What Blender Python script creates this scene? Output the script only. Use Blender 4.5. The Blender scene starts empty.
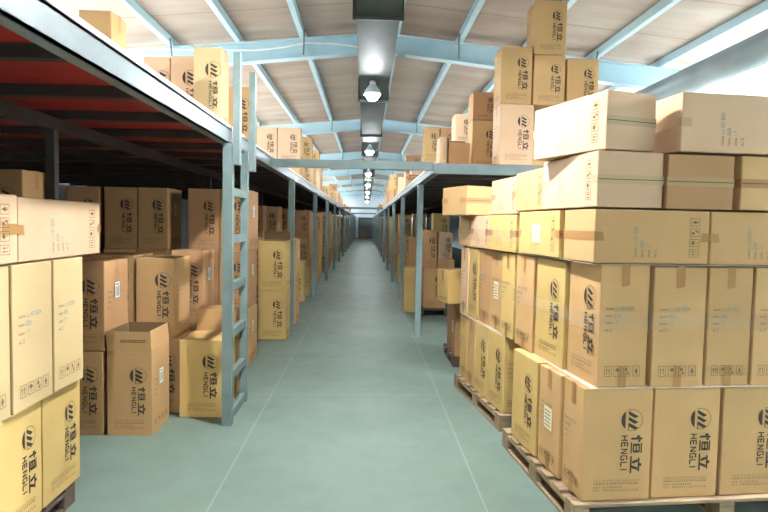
import bpy, bmesh, math, random
from mathutils import Vector, Matrix, Euler
random.seed(7)
PI = math.pi
R_ = math.radians
scene = bpy.context.scene
col = scene.collection

# ------------------------------------------------------------------ materials
def mat(name, color, rough=0.6, metal=0.0, spec=0.5):
    m = bpy.data.materials.new(name); m.use_nodes = True
    b = m.node_tree.nodes['Principled BSDF']
    b.inputs['Base Color'].default_value = (*color, 1)
    b.inputs['Roughness'].default_value = rough
    b.inputs['Metallic'].default_value = metal
    b.inputs['Specular IOR Level'].default_value = spec
    return m

def nodes_of(m):
    nt = m.node_tree
    return nt, nt.nodes, nt.links, nt.nodes['Principled BSDF']

def kraft(name, color):
    m = mat(name, color, 0.75, 0, 0.25)
    nt, N, L, b = nodes_of(m)
    tc = N.new('ShaderNodeTexCoord'); oi = N.new('ShaderNodeObjectInfo')
    n1 = N.new('ShaderNodeTexNoise'); n1.inputs['Scale'].default_value = 3.5; n1.inputs['Detail'].default_value = 4
    n2 = N.new('ShaderNodeTexNoise'); n2.inputs['Scale'].default_value = 90; n2.inputs['Detail'].default_value = 2
    ad = N.new('ShaderNodeVectorMath'); ad.operation = 'ADD'
    cm = N.new('ShaderNodeCombineXYZ'); mu = N.new('ShaderNodeMath'); mu.operation = 'MULTIPLY'; mu.inputs[1].default_value = 40
    L.new(oi.outputs['Random'], mu.inputs[0]); L.new(mu.outputs[0], cm.inputs[0])
    L.new(tc.outputs['Object'], ad.inputs[0]); L.new(cm.outputs[0], ad.inputs[1])
    L.new(ad.outputs[0], n1.inputs['Vector']); L.new(tc.outputs['Object'], n2.inputs['Vector'])
    # value = 1 + (noise-.5)*.22 + (random-.5)*.18 + fine*.08
    def ma(op, a, bb):
        x = N.new('ShaderNodeMath'); x.operation = op
        for i, v in enumerate((a, bb)):
            if isinstance(v, (int, float)): x.inputs[i].default_value = v
            else: L.new(v, x.inputs[i])
        return x.outputs[0]
    v = ma('MULTIPLY', ma('SUBTRACT', n1.outputs['Fac'], 0.5), 0.24)
    v = ma('ADD', v, ma('MULTIPLY', ma('SUBTRACT', oi.outputs['Random'], 0.5), 0.16))
    v = ma('ADD', v, ma('MULTIPLY', ma('SUBTRACT', n2.outputs['Fac'], 0.5), 0.10))
    v = ma('ADD', v, 1.0)
    hs = N.new('ShaderNodeHueSaturation'); hs.inputs['Color'].default_value = (*color, 1)
    L.new(v, hs.inputs['Value'])
    L.new(hs.outputs[0], b.inputs['Base Color'])
    wv = N.new('ShaderNodeTexWave'); wv.bands_direction = 'DIAGONAL'; wv.inputs['Scale'].default_value = 55
    bp = N.new('ShaderNodeBump'); bp.inputs['Strength'].default_value = 0.08; bp.inputs['Distance'].default_value = 0.002
    L.new(tc.outputs['Object'], wv.inputs['Vector']); L.new(n1.outputs['Fac'], bp.inputs['Height'])
    L.new(bp.outputs[0], b.inputs['Normal'])
    return m

M = {}
M['tan'] = kraft('kraft_board_tan', (0.50, 0.302, 0.135))
M['yellow'] = kraft('kraft_board_yellow', (0.55, 0.372, 0.138))
M['brown'] = kraft('kraft_board_brown', (0.43, 0.238, 0.115))
M['pale'] = kraft('kraft_board_pale', (0.60, 0.395, 0.25))
M['cream'] = kraft('kraft_board_cream', (0.52, 0.375, 0.195))
M['inside'] = mat('kraft_board_inside_shaded', (0.17, 0.10, 0.045), 0.85)  # board colour darkened for the shade inside open cartons
M['seam'] = mat('carton_seam', (0.10, 0.065, 0.035), 0.9)
M['ink'] = mat('black_print', (0.062, 0.055, 0.042), 0.9, 0, 0.05)
M['ink2'] = mat('grey_print', (0.16, 0.125, 0.07), 0.9, 0, 0.05)
M['stamp'] = mat('stamped_ink', (0.10, 0.20, 0.22), 0.7)
M['tape'] = mat('brown_packing_tape', (0.35, 0.175, 0.06), 0.38, 0, 0.4)
M['brownclear'] = mat('dull_brown_tape', (0.40, 0.25, 0.12), 0.35)
M['clear'] = mat('clear_packing_tape', (0.52, 0.37, 0.22), 0.16, 0, 0.7)
M['sticker'] = mat('white_sticker', (0.80, 0.82, 0.84), 0.4)
M['paper'] = mat('pale_paper_label', (0.70, 0.62, 0.42), 0.5)

def noisy(name, c1, c2, scale, rough=0.6, metal=0, stretch=(1, 1, 1), detail=5, bump=0.0):
    m = mat(name, c1, rough, metal)
    nt, N, L, b = nodes_of(m)
    tc = N.new('ShaderNodeTexCoord'); mp = N.new('ShaderNodeMapping'); mp.inputs['Scale'].default_value = stretch
    n = N.new('ShaderNodeTexNoise'); n.inputs['Scale'].default_value = scale; n.inputs['Detail'].default_value = detail
    r = N.new('ShaderNodeValToRGB')
    r.color_ramp.elements[0].position = 0.32; r.color_ramp.elements[0].color = (*c1, 1)
    r.color_ramp.elements[1].position = 0.68; r.color_ramp.elements[1].color = (*c2, 1)
    L.new(tc.outputs['Object'], mp.inputs['Vector']); L.new(mp.outputs[0], n.inputs['Vector'])
    L.new(n.outputs['Fac'], r.inputs[0]); L.new(r.outputs[0], b.inputs['Base Color'])
    if bump:
        bp = N.new('ShaderNodeBump'); bp.inputs['Strength'].default_value = bump; bp.inputs['Distance'].default_value = 0.01
        L.new(n.outputs['Fac'], bp.inputs['Height']); L.new(bp.outputs[0], b.inputs['Normal'])
    return m

M['steel'] = noisy('grey_painted_steel', (0.135, 0.19, 0.185), (0.18, 0.24, 0.235), 6, 0.45, 0.1)
M['edge_steel'] = noisy('pale_painted_steel', (0.17, 0.20, 0.21), (0.215, 0.25, 0.26), 4, 0.4, 0.1)
M['beam_steel'] = noisy('dull_grey_steel', (0.11, 0.155, 0.155), (0.15, 0.20, 0.20), 5, 0.5, 0.1)
M['rail_steel'] = noisy('greenish_grey_steel', (0.14, 0.19, 0.185), (0.18, 0.235, 0.23), 5, 0.5, 0.1)
M['joist'] = noisy('dark_steel', (0.04, 0.032, 0.028), (0.06, 0.048, 0.042), 5, 0.6)
M['blue_steel'] = noisy('light_blue_steel', (0.45, 0.65, 0.74), (0.53, 0.73, 0.82), 3, 0.45)
M['plywood'] = noisy('red_film_plywood', (0.38, 0.020, 0.017), (0.52, 0.030, 0.024), 2.5, 0.5, 0, (1, 4, 1))
M['deck_edge'] = noisy('plywood_edge', (0.62, 0.52, 0.44), (0.74, 0.66, 0.58), 9, 0.7)
M['wood'] = noisy('pallet_wood', (0.20, 0.135, 0.075), (0.31, 0.22, 0.125), 5, 0.8, 0, (1, 8, 1), 6)
M['dark_wood'] = noisy('dark_pallet_wood', (0.06, 0.04, 0.03), (0.11, 0.075, 0.05), 5, 0.8)
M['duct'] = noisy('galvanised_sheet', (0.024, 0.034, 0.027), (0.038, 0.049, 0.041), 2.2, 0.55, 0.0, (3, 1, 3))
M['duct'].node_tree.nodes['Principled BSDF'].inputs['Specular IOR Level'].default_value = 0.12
M['pipe'] = noisy('pale_blue_pipe', (0.22, 0.28, 0.31), (0.30, 0.365, 0.40), 2, 0.4, 0.1)
M['dark_metal'] = mat('dark_metal', (0.06, 0.06, 0.06), 0.5, 0.5)
M['cable'] = mat('white_cable', (0.85, 0.87, 0.88), 0.4)
M['wall'] = noisy('pale_wall_panel', (0.60, 0.66, 0.70), (0.68, 0.73, 0.77), 1.2, 0.7)
M['door'] = mat('grey_door_panel', (0.20, 0.25, 0.26), 0.5)
M['door_frame'] = mat('dark_door_frame', (0.07, 0.09, 0.10), 0.5)
M['socket'] = mat('lamp_socket', (0.55, 0.57, 0.58), 0.4)

def emission(name, color, strength):
    m = bpy.data.materials.new(name); m.use_nodes = True
    N = m.node_tree.nodes; N.clear()
    e = N.new('ShaderNodeEmission'); e.inputs[0].default_value = (*color, 1); e.inputs[1].default_value = strength
    o = N.new('ShaderNodeOutputMaterial'); m.node_tree.links.new(e.outputs[0], o.inputs[0])
    return m
M['bulb'] = emission('lit_bulb', (0.90, 0.98, 1.0), 165.0)
M['bay_fill'] = emission('bay_fill_bulb', (0.97, 0.99, 1.0), 1400.0)  # for the bay lamp added out of view on the right
M['rear_fill'] = emission('rear_fill_bulb', (0.97, 0.99, 1.0), 2250.0)  # for the lamp added behind the camera to brighten front faces
M['overhead_fill'] = emission('overhead_fill_bulb', (0.95, 0.99, 1.0), 740.0)  # for the overhead lamp added to brighten aisle-facing sides

def glassy(name, color, rough, fac):
    m = bpy.data.materials.new(name); m.use_nodes = True
    N = m.node_tree.nodes; L = m.node_tree.links; N.clear()
    t = N.new('ShaderNodeBsdfTransparent'); t.inputs[0].default_value = (*color, 1)
    g = N.new('ShaderNodeBsdfPrincipled'); g.inputs['Roughness'].default_value = rough
    g.inputs['Base Color'].default_value = (0.8, 0.8, 0.78, 1)
    x = N.new('ShaderNodeMixShader'); x.inputs[0].default_value = fac
    o = N.new('ShaderNodeOutputMaterial')
    L.new(t.outputs[0], x.inputs[1]); L.new(g.outputs[0], x.inputs[2]); L.new(x.outputs[0], o.inputs[0])
    return m
M['sheet'] = mat('pale_plastic', (0.62, 0.56, 0.46), 0.2, 0, 0.6)
M['glass'] = glassy('skylight_glass', (0.95, 0.98, 1.0), 0.1, 0.06)
M['film'] = glassy('stretch_film', (0.97, 0.95, 0.9), 0.3, 0.07)

# floor
def floor_mat():
    m = mat('painted_concrete', (0.36, 0.45, 0.43), 0.5, 0, 0.22)
    nt, N, L, b = nodes_of(m)
    g = N.new('ShaderNodeNewGeometry')
    n = N.new('ShaderNodeTexNoise'); n.inputs['Scale'].default_value = 0.9; n.inputs['Detail'].default_value = 7; n.inputs['Roughness'].default_value = 0.65
    L.new(g.outputs['Position'], n.inputs['Vector'])
    r = N.new('ShaderNodeValToRGB')
    r.color_ramp.elements[0].position = 0.30; r.color_ramp.elements[0].color = (0.122, 0.168, 0.140, 1)
    r.color_ramp.elements[1].position = 0.72; r.color_ramp.elements[1].color = (0.168, 0.224, 0.190, 1)
    L.new(n.outputs['Fac'], r.inputs[0])
    sp = N.new('ShaderNodeSeparateXYZ'); L.new(g.outputs['Position'], sp.inputs[0])
    def ma(op, a, bb):
        x = N.new('ShaderNodeMath'); x.operation = op
        for i, v in enumerate((a, bb)):
            if isinstance(v, (int, float)): x.inputs[i].default_value = v
            else: L.new(v, x.inputs[i])
        return x.outputs[0]
    # pale joints every 2.4 m along and across
    jx = ma('LESS_THAN', ma('ABSOLUTE', ma('SUBTRACT', ma('FRACT', ma('DIVIDE', ma('ADD', sp.outputs[0], 20.22), 1.55), 0), 0.5), 0), 0.0035)
    jy = ma('LESS_THAN', ma('ABSOLUTE', ma('SUBTRACT', ma('FRACT', ma('DIVIDE', ma('ADD', sp.outputs[1], 20.0), 3.0), 0), 0.5), 0), 0.0022)
    j = ma('MAXIMUM', jx, jy)
    mx = N.new('ShaderNodeMix'); mx.data_type = 'RGBA'
    L.new(ma('MULTIPLY', j, 0.24), mx.inputs[0]); L.new(r.outputs[0], mx.inputs[6]); mx.inputs[7].default_value = (0.38, 0.46, 0.41, 1)
    L.new(mx.outputs[2], b.inputs['Base Color'])
    n3 = N.new('ShaderNodeTexNoise'); n3.inputs['Scale'].default_value = 6; n3.inputs['Detail'].default_value = 4
    L.new(g.outputs['Position'], n3.inputs['Vector'])
    rr = N.new('ShaderNodeMapRange'); rr.inputs[3].default_value = 0.42; rr.inputs[4].default_value = 0.66
    L.new(n3.outputs['Fac'], rr.inputs[0]); L.new(rr.outputs[0], b.inputs['Roughness'])
    return m
M['floor'] = floor_mat()

def roof_mat():
    m = mat('mottled_roof_sheet', (0.55, 0.45, 0.38), 0.6)
    nt, N, L, b = nodes_of(m)
    g = N.new('ShaderNodeNewGeometry')
    mp = N.new('ShaderNodeMapping'); mp.inputs['Scale'].default_value = (0.35, 1.3, 0.35)
    L.new(g.outputs['Position'], mp.inputs['Vector'])
    n = N.new('ShaderNodeTexNoise'); n.inputs['Scale'].default_value = 1.6; n.inputs['Detail'].default_value = 6; n.inputs['Roughness'].default_value = 0.6
    L.new(mp.outputs[0], n.inputs['Vector'])
    r = N.new('ShaderNodeValToRGB')
    r.color_ramp.elements[0].position = 0.32; r.color_ramp.elements[0].color = (0.33, 0.245, 0.19, 1)
    r.color_ramp.elements[1].position = 0.66; r.color_ramp.elements[1].color = (0.42, 0.37, 0.315, 1)
    L.new(n.outputs['Fac'], r.inputs[0])
    sp = N.new('ShaderNodeSeparateXYZ'); L.new(g.outputs['Position'], sp.inputs[0])
    def ma(op, a, bb=0.0):
        x = N.new('ShaderNodeMath'); x.operation = op
        for i, v in enumerate((a, bb)):
            if isinstance(v, (int, float)): x.inputs[i].default_value = v
            else: L.new(v, x.inputs[i])
        return x.outputs[0]
    j = ma('LESS_THAN', ma('ABSOLUTE', ma('SUBTRACT', ma('FRACT', ma('DIVIDE', ma('ADD', sp.outputs[1], 21.0), 1.17)), 0.5)), 0.011)
    mx = N.new('ShaderNodeMix'); mx.data_type = 'RGBA'
    L.new(ma('MULTIPLY', j, 0.8), mx.inputs[0]); L.new(r.outputs[0], mx.inputs[6]); mx.inputs[7].default_value = (0.22, 0.17, 0.14, 1)
    L.new(mx.outputs[2], b.inputs['Base Color'])
    return m
M['roof'] = roof_mat()

# ------------------------------------------------------------------ mesh builder
class MB:
    def __init__(s): s.v = []; s.f = []; s.m = []
    def quad(s, pts, mi=0):
        i = len(s.v); s.v += [tuple(p) for p in pts]; s.f.append(tuple(range(i, i + len(pts)))); s.m.append(mi)
    def box(s, x0, x1, y0, y1, z0, z1, mi=0, skip=''):
        i = len(s.v)
        s.v += [(x0, y0, z0), (x1, y0, z0), (x1, y1, z0), (x0, y1, z0), (x0, y0, z1), (x1, y0, z1), (x1, y1, z1), (x0, y1, z1)]
        for q in ((0, 3, 2, 1), (4, 5, 6, 7), (0, 1, 5, 4), (1, 2, 6, 5), (2, 3, 7, 6), (3, 0, 4, 7)):
            s.f.append(tuple(i + k for k in q)); s.m.append(mi)
    def prism(s, poly, axis, a, b, mi=0):
        """poly: list of 2D points in the plane normal to axis (x: (y,z), y: (x,z), z: (x,y))"""
        def P(p, t):
            return {'x': (t, p[0], p[1]), 'y': (p[0], t, p[1]), 'z': (p[0], p[1], t)}[axis]
        i = len(s.v); n = len(poly)
        s.v += [P(p, a) for p in poly] + [P(p, b) for p in poly]
        s.f.append(tuple(i + k for k in range(n))[::-1]); s.m.append(mi)
        s.f.append(tuple(i + n + k for k in range(n))); s.m.append(mi)
        for k in range(n):
            s.f.append((i + k, i + (k + 1) % n, i + n + (k + 1) % n, i + n + k)); s.m.append(mi)
    def tube(s, pts, r, n=8, mi=0):
        pts = [Vector(p) for p in pts]; rings = []
        for k, p in enumerate(pts):
            d = (pts[min(k + 1, len(pts) - 1)] - pts[max(k - 1, 0)]).normalized()
            a = d.orthogonal().normalized() if abs(d.z) > 0.9 else d.cross(Vector((0, 0, 1))).normalized()
            b = d.cross(a)
            i = len(s.v)
            s.v += [tuple(p + a * r * math.cos(2 * PI * q / n) + b * r * math.sin(2 * PI * q / n)) for q in range(n)]
            rings.append(i)
        for i, j in zip(rings, rings[1:]):
            for q in range(n):
                s.f.append((i + q, i + (q + 1) % n, j + (q + 1) % n, j + q)); s.m.append(mi)
        s.f.append(tuple(rings[0] + q for q in range(n))[::-1]); s.m.append(mi)
        s.f.append(tuple(rings[-1] + q for q in range(n))); s.m.append(mi)
    def lathe(s, prof, cx, cy, n=20, mi=0):
        rings = []
        for r, z in prof:
            i = len(s.v); s.v += [(cx + r * math.cos(2 * PI * q / n), cy + r * math.sin(2 * PI * q / n), z) for q in range(n)]
            rings.append(i)
        for i, j in zip(rings, rings[1:]):
            for q in range(n):
                s.f.append((i + q, i + (q + 1) % n, j + (q + 1) % n, j + q)); s.m.append(mi)
        s.f.append(tuple(rings[0] + q for q in range(n))[::-1]); s.m.append(mi)
        s.f.append(tuple(rings[-1] + q for q in range(n))); s.m.append(mi)
    def xform(s, mt):
        s.v = [tuple(mt @ Vector(p)) for p in s.v]; return s
    def mesh(s, name, mats, bevel=0.0, smooth=False, seg=2):
        me = bpy.data.meshes.new(name); me.from_pydata(s.v, [], s.f)
        for m in mats: me.materials.append(m)
        for p, mi in zip(me.polygons, s.m): p.material_index = mi
        bm = bmesh.new(); bm.from_mesh(me)
        bmesh.ops.recalc_face_normals(bm, faces=bm.faces) if not getattr(s, 'norecalc', False) else None
        if bevel:
            bmesh.ops.bevel(bm, geom=list(bm.edges), offset=bevel, segments=seg, affect='EDGES', profile=0.5)
        bm.to_mesh(me); bm.free()
        if smooth:
            for p in me.polygons: p.use_smooth = True
        me.update(); return me

def link(name, me, parent=None):
    o = bpy.data.objects.new(name, me); col.objects.link(o)
    if parent: o.parent = parent
    return o
def obj(name, mb, mats, parent=None, bevel=0.0, smooth=False):
    if not isinstance(mats, (list, tuple)): mats = [mats]
    return link(name, mb.mesh(name, mats, bevel, smooth), parent)
def tag(o, label=None, cat=None, group=None, kind=None):
    if label: o['label'] = label
    if cat: o['category'] = cat
    if group: o['group'] = group
    if kind: o['kind'] = kind
    return o
def thing(name, label, cat, loc=(0, 0, 0), rz=0, group=None):
    o = link(name, None); o.location = loc; o.rotation_euler = (0, 0, rz)
    return tag(o, label, cat, group)
def struct(name, mb, mats, bevel=0):
    return tag(obj(name, mb, mats, None, bevel), kind='structure')

# ------------------------------------------------------------------ carton prints
def stroke(mb, p, q, w, T, mi=0):
    p = Vector(p); q = Vector(q); d = (q - p); d.normalize(); n = Vector((-d.y, d.x)) * w / 2
    mb.quad([T(p - n), T(q - n), T(q + n), T(p + n)], mi)
HENG = [((.18, .02), (.18, .98)), ((.05, .78), (.07, .5)), ((.29, .82), (.33, .62)), ((.42, .92), (.98, .92)), ((.52, .74), (.90, .74)), ((.52, .24), (.90, .24)),
        ((.52, .49), (.90, .49)), ((.52, .20), (.52, .78)), ((.90, .20), (.90, .78)), ((.38, .05), (1.0, .05))]
LI = [((.5, .99), (.5, .80)), ((.12, .74), (.88, .74)), ((.27, .64), (.38, .18)), ((.74, .64), (.60, .10)), ((.02, .06), (.98, .06))]
LET = {'H': [((.1, 0), (.1, 1)), ((.9, 0), (.9, 1)), ((.1, .5), (.9, .5))],
       'E': [((.1, 0), (.1, 1)), ((.1, .94), (.9, .94)), ((.1, .5), (.8, .5)), ((.1, .06), (.9, .06))],
       'N': [((.1, 0), (.1, 1)), ((.9, 0), (.9, 1)), ((.12, .95), (.88, .05))],
       'G': [((.1, .1), (.1, .9)), ((.1, .94), (.9, .94)), ((.1, .06), (.9, .06)), ((.9, .06), (.9, .5)), ((.55, .47), (.95, .47))],
       'L': [((.1, 0), (.1, 1)), ((.1, .06), (.9, .06))], 'I': [((.2, 0), (.2, 1))],
       '0': [((.1, 0), (.1, 1)), ((.9, 0), (.9, 1)), ((.1, .95), (.9, .95)), ((.1, .05), (.9, .05))],
       '1': [((.5, 0), (.5, 1)), ((.3, .8), (.5, .98))],
       '2': [((.1, .95), (.9, .95)), ((.9, .5), (.9, .95)), ((.1, .5), (.9, .5)), ((.1, .05), (.1, .5)), ((.1, .05), (.9, .05))],
       '4': [((.1, .45), (.1, 1)), ((.1, .45), (.9, .45)), ((.75, 0), (.75, 1))],
       '5': [((.1, .95), (.9, .95)), ((.1, .5), (.1, .95)), ((.1, .5), (.9, .5)), ((.9, .05), (.9, .5)), ((.1, .05), (.9, .05))],
       '7': [((.1, .95), (.9, .95)), ((.9, .95), (.4, 0))]}

def logo_prints(mb, W, H, mi=0, mi2=1, what='enf'):
    """emblem + two characters + latin word, reading downwards, and the fine print; face plane coords (x right from centre, z up) scaled to the face"""
    k = H / 0.62
    kx = min(W / 0.36, 1.15)
    cx = 0.072 * kx; cz = 0.447 * k
    F = lambda x, z: (x, 0.0, z)
    # emblem: thin ring, dark crescent left of a pale vertical gap, three pointed bars fanning right
    R0 = 0.061 * k
    n = 28
    x0 = cx - 0.002
    if 'e' in what: emblem(mb, F, cx, cz, R0, n, mi, mi2)
    if 'n' in what: wordmark(mb, F, x0, k, kx, mi)
    if 'f' in what: fineprint(mb, F, k, kx, mi2)

def emblem(mb, F, cx, cz, R0, n, mi, mi2):
    for i in range(n):
        a, b = 2 * PI * i / n, 2 * PI * (i + 1) / n
        if math.cos((a + b) / 2) < -0.42: continue
        mb.quad([F(cx + r * math.cos(t), cz + r * math.sin(t)) for r, t in ((R0, a), (R0, b), (R0 - .0035, b), (R0 - .0035, a))], mi2)
    xg = -0.45 * R0
    pts = []
    a0 = math.acos(-0.60)
    for i in range(9):
        t = a0 + (2 * PI - 2 * a0) * i / 8
        pts.append(F(cx + R0 * math.cos(t), cz + R0 * math.sin(t)))
    mb.quad(pts, mi)
    for i in range(3):
        zt = cz + R0 * (0.82 - 0.52 * i); x0 = cx - 0.34 * R0
        mb.quad([F(x0, zt), F(x0 + 0.95 * R0, zt - 0.50 * R0), F(x0 + 0.60 * R0, zt - 0.66 * R0), F(x0 + 0.0 * R0, zt - 0.31 * R0)], mi)
    mb.quad([F(cx - .34 * R0, cz - .25 * R0), F(cx - .27 * R0, cz - .25 * R0), F(cx - .27 * R0, cz - .95 * R0), F(cx - .34 * R0, cz - .92 * R0)], mi)
def wordmark(mb, F, x0, k, kx, mi):
    # characters: u runs down the face, v to the right
    z0 = 0.362 * k
    ch = 0.106 * k; cv = 0.060 * kx
    for j, G in enumerate((HENG, LI)):
        T = lambda p, j=j: F(x0 + p.y * cv, z0 - (p.x * 0.94 + j * 1.06) * ch)
        for a, b in G: stroke(mb, a, b, 0.115 if G is HENG else 0.15, T, mi)
    lw = 0.0365 * k; lh = 0.034 * kx
    for j, c in enumerate('HENGLI'):
        wid = lw * (0.80 if c != 'I' else 0.80)
        T = lambda p, j=j: F(x0 - 0.050 * kx + p.y * lh, z0 - j * lw - p.x * wid)
        for a, b in LET[c]: stroke(mb, a, b, 0.21, T, mi)
def fineprint(mb, F, k, kx, mi2):
    rnd = random.Random(3)
    xs = -0.115 * kx
    for z, n, hh in ((0.112, 34, 0.006), (0.092, 17, 0.0125), (0.072, 13, 0.009), (0.056, 19, 0.009)):
        x = xs; stp = (0.235 * kx if n > 16 else 0.15 * kx) / n
        for i in range(n):
            if not (n in (13, 19) and i == 3):
                w = stp * rnd.uniform(.45, .75)
                mb.quad([F(x, z * k), F(x + w, z * k), F(x + w, z * k + hh * .38), F(x, z * k + hh * .38)], mi2)
                mb.quad([F(x, z * k + hh * .7), F(x + w * .8, z * k + hh * .7), F(x + w * .8, z * k + hh), F(x, z * k + hh)], mi2)
            x += stp

def side_prints(mb, W, H, mi=0, mi2=1, what='ts'):
    """stamped shipping lines and the row of four handling symbols; mi grey print, mi2 stamped ink"""
    k = H / 0.62; kx = W / 0.29
    F = lambda x, z: (x, 0.0, z)
    rnd = random.Random(5)
    def word(x, z, n, h):
        for i in range(n):
            w = 0.0052 * kx
            mb.quad([F(x, z), F(x + w, z), F(x + w, z + h * .4), F(x, z + h * .4)], mi)
            mb.quad([F(x, z + h * .62), F(x + w * .8, z + h * .62), F(x + w * .8, z + h), F(x, z + h)], mi)
            x += 0.0068 * kx
        return x
    for i, (nw, txt, big) in enumerate(() if 't' not in what else ((7, 'LL401504', .018), (6, '205', .018), (6, '17', .018), (3, '0', .018))):
        z = (0.392 - 0.036 * i) * k; x = -0.108 * kx
        x = word(x, z + .003, nw, 0.009 * k) + 0.008 * kx
        for c in txt:
            w = 0.010 * kx
            T = lambda p, x=x: F(x + p.x * w, z + p.y * big * k)
            for a, b in LET[c]: stroke(mb, a, b, 0.2, T, mi2)
            x += 0.0135 * kx
    s = 0.042 * kx; z = 0.055 * k; hh = 0.054 * k
    for i in range(4 if 's' in what else 0):
        x = -0.105 * kx + i * 0.055 * kx; t = .0028
        for q in ((x, x + s, z, z + t), (x, x + s, z + hh - t, z + hh), (x, x + t, z, z + hh), (x + s - t, x + s, z, z + hh)):
            mb.quad([F(q[0], q[2]), F(q[1], q[2]), F(q[1], q[3]), F(q[0], q[3])], mi)
        c = x + s / 2
        P = lambda *a: mb.quad([F(c + px * s, z + pz * hh) for px, pz in a], mi)
        if i == 0:      # two upward arrows
            for dx in (-.18, .18):
                P((dx - .04, .2), (dx + .04, .2), (dx + .04, .6), (dx - .04, .6)); P((dx - .12, .58), (dx + .12, .58), (dx, .82))
        elif i == 1:    # umbrella
            P((-.3, .5), (.3, .5), (.2, .74), (0, .82), (-.2, .74)); P((-.03, .2), (.03, .2), (.03, .5), (-.03, .5))
        elif i == 2:    # hand and box
            P((-.22, .5), (.08, .5), (.08, .8), (-.22, .8)); P((-.1, .18), (.26, .18), (.26, .5), (.12, .42))
        else:           # tree / stacking figure
            P((-.25, .38), (.25, .38), (0, .84)); P((-.06, .18), (.06, .18), (.06, .38), (-.06, .38)); P((-.2, .2), (.2, .2), (.2, .25), (-.2, .25))

ORI = {
    'up': Matrix.Identity(4),
    'up90': Matrix.Rotation(-PI / 2, 4, 'Z'),
    'lieX': Matrix.Rotation(-PI / 2, 4, 'Y') @ Matrix.Rotation(-PI / 2, 4, 'Z'),
    'lieY': Matrix.Rotation(-PI / 2, 4, 'X'),
    'lieYf': Matrix.Rotation(PI / 2, 4, 'X'),
}
def extent(dims, ori):
    W, D, H = dims
    return {'up': (W, D, H), 'up90': (D, W, H), 'lieX': (H, W, D), 'lieY': (W, H, D), 'lieYf': (W, H, D)}[ori]
def place_matrix(dims, ori):
    W, D, H = dims
    mt = ORI[ori] @ Matrix.Translation((0, 0, -H / 2))
    return Matrix.Translation((0, 0, extent(dims, ori)[2] / 2)) @ mt

def face_to(mb, mt): mb.xform(mt); return mb
E_ = 0.0012
def carton_body(dims, seedv, open_top=False):
    W, D, H = dims; rnd = random.Random(seedv)
    mb = MB()
    j = lambda: rnd.uniform(-.0045, -.0005)
    x, y = W / 2, D / 2
    vs = []
    for z in (0, H):
        for sx, sy in ((-1, -1), (1, -1), (1, 1), (-1, 1)):
            vs.append((sx * (x + j()), sy * (y + j()), z if z == 0 else z + j() * .8))
    mb.v = vs
    if not open_top:
        for q in ((0, 3, 2, 1), (4, 5, 6, 7), (0, 1, 5, 4), (1, 2, 6, 5), (2, 3, 7, 6), (3, 0, 4, 7)): mb.f.append(q); mb.m.append(0)
        bev = 0.006
    else:
        t = .006
        for (a, b, c) in ((-1, -1, .012), (1, -1, .012), (1, 1, .012), (-1, 1, .012)):
            mb.v.append((a * (x - t - .004), b * (y - t - .004), c))
        for (a, b) in ((-1, -1), (1, -1), (1, 1), (-1, 1)):
            mb.v.append((a * (x - t - .004), b * (y - t - .004), H - .002))
        for q in ((0, 3, 2, 1), (0, 1, 5, 4), (1, 2, 6, 5), (2, 3, 7, 6), (3, 0, 4, 7)): mb.f.append(q); mb.m.append(0)
        for k in range(4):
            n = (k + 1) % 4
            mb.f.append((4 + k, 4 + n, 12 + n, 12 + k)); mb.m.append(0)
            mb.f.append((12 + k, 12 + n, 8 + n, 8 + k)); mb.m.append(1)
        mb.f.append((8, 9, 10, 11)); mb.m.append(1)
        bev = 0
    return mb, bev

def seam_strips(mb, dims, mi):
    W, D, H = dims; w = .0016
    for z in (H + .0004, -.0004):
        mb.quad([(-W / 2 + .01, -w, z), (W / 2 - .01, -w, z), (W / 2 - .01, w, z), (-W / 2 + .01, w, z)], mi)

def tape_mesh(dims, drop, ends):
    W, D, H = dims; mb = MB(); w = .024; e = E_
    for z, s in ((H, 1), (0, -1)):
        if s not in ends: continue
        zz = z + s * e
        mb.quad([(-W / 2, -w, zz), (W / 2, -w, zz), (W / 2, w, zz), (-W / 2, w, zz)])
        for sx in (-1, 1):
            x = sx * (W / 2 + e * .6)
            mb.quad([(x, -w, zz), (x, w, zz), (x, w * .97, z - s * drop), (x, -w, z - s * (drop + .008))])
    return mb

def logo_mesh(dims, what='enf', face=-1):
    """prints on the logo face: face -1 is -y, +1 is +y"""
    W, D, H = dims; a = MB(); logo_prints(a, W, H, 0, 1, what); a.xform(Matrix.Translation((0, -D / 2 - E_, 0)))
    if face > 0: a.xform(Matrix.Rotation(PI, 4, 'Z'))
    a.norecalc = True
    return a
def text_mesh(dims, what='ts', face=-1):
    """prints on the stamped face: face -1 is -x, +1 is +x"""
    W, D, H = dims
    a = MB(); side_prints(a, D, H, 0, 1, what); a.xform(Matrix.Rotation(face * PI / 2, 4, 'Z') @ Matrix.Translation((0, -W / 2 - E_, 0)))
    a.norecalc = True
    return a
def sticker_mesh(dims, side=1):
    W, D, H = dims; mb = MB(); x = W / 2 + E_ * 1.3
    y0, y1, z0, z1 = -.035, .045, H * .56, H * .74
    mb.box(x - .0005, x, y0, y1, z0, z1, 0)
    for i in range(6):
        y = y0 + .008 + i * .0115
        mb.quad([(x + .0004, y, z0 + .012), (x + .0004, y + .005, z0 + .012), (x + .0004, y + .005, z1 - .03), (x + .0004, y, z1 - .03)], 1)
    mb.quad([(x + .0004, y0 + .01, z1 - .02), (x + .0004, y1 - .02, z1 - .02), (x + .0004, y1 - .02, z1 - .012), (x + .0004, y0 + .01, z1 - .012)], 1)
    if side < 0: mb.xform(Matrix.Rotation(PI, 4, 'Z'))
    return mb
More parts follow.
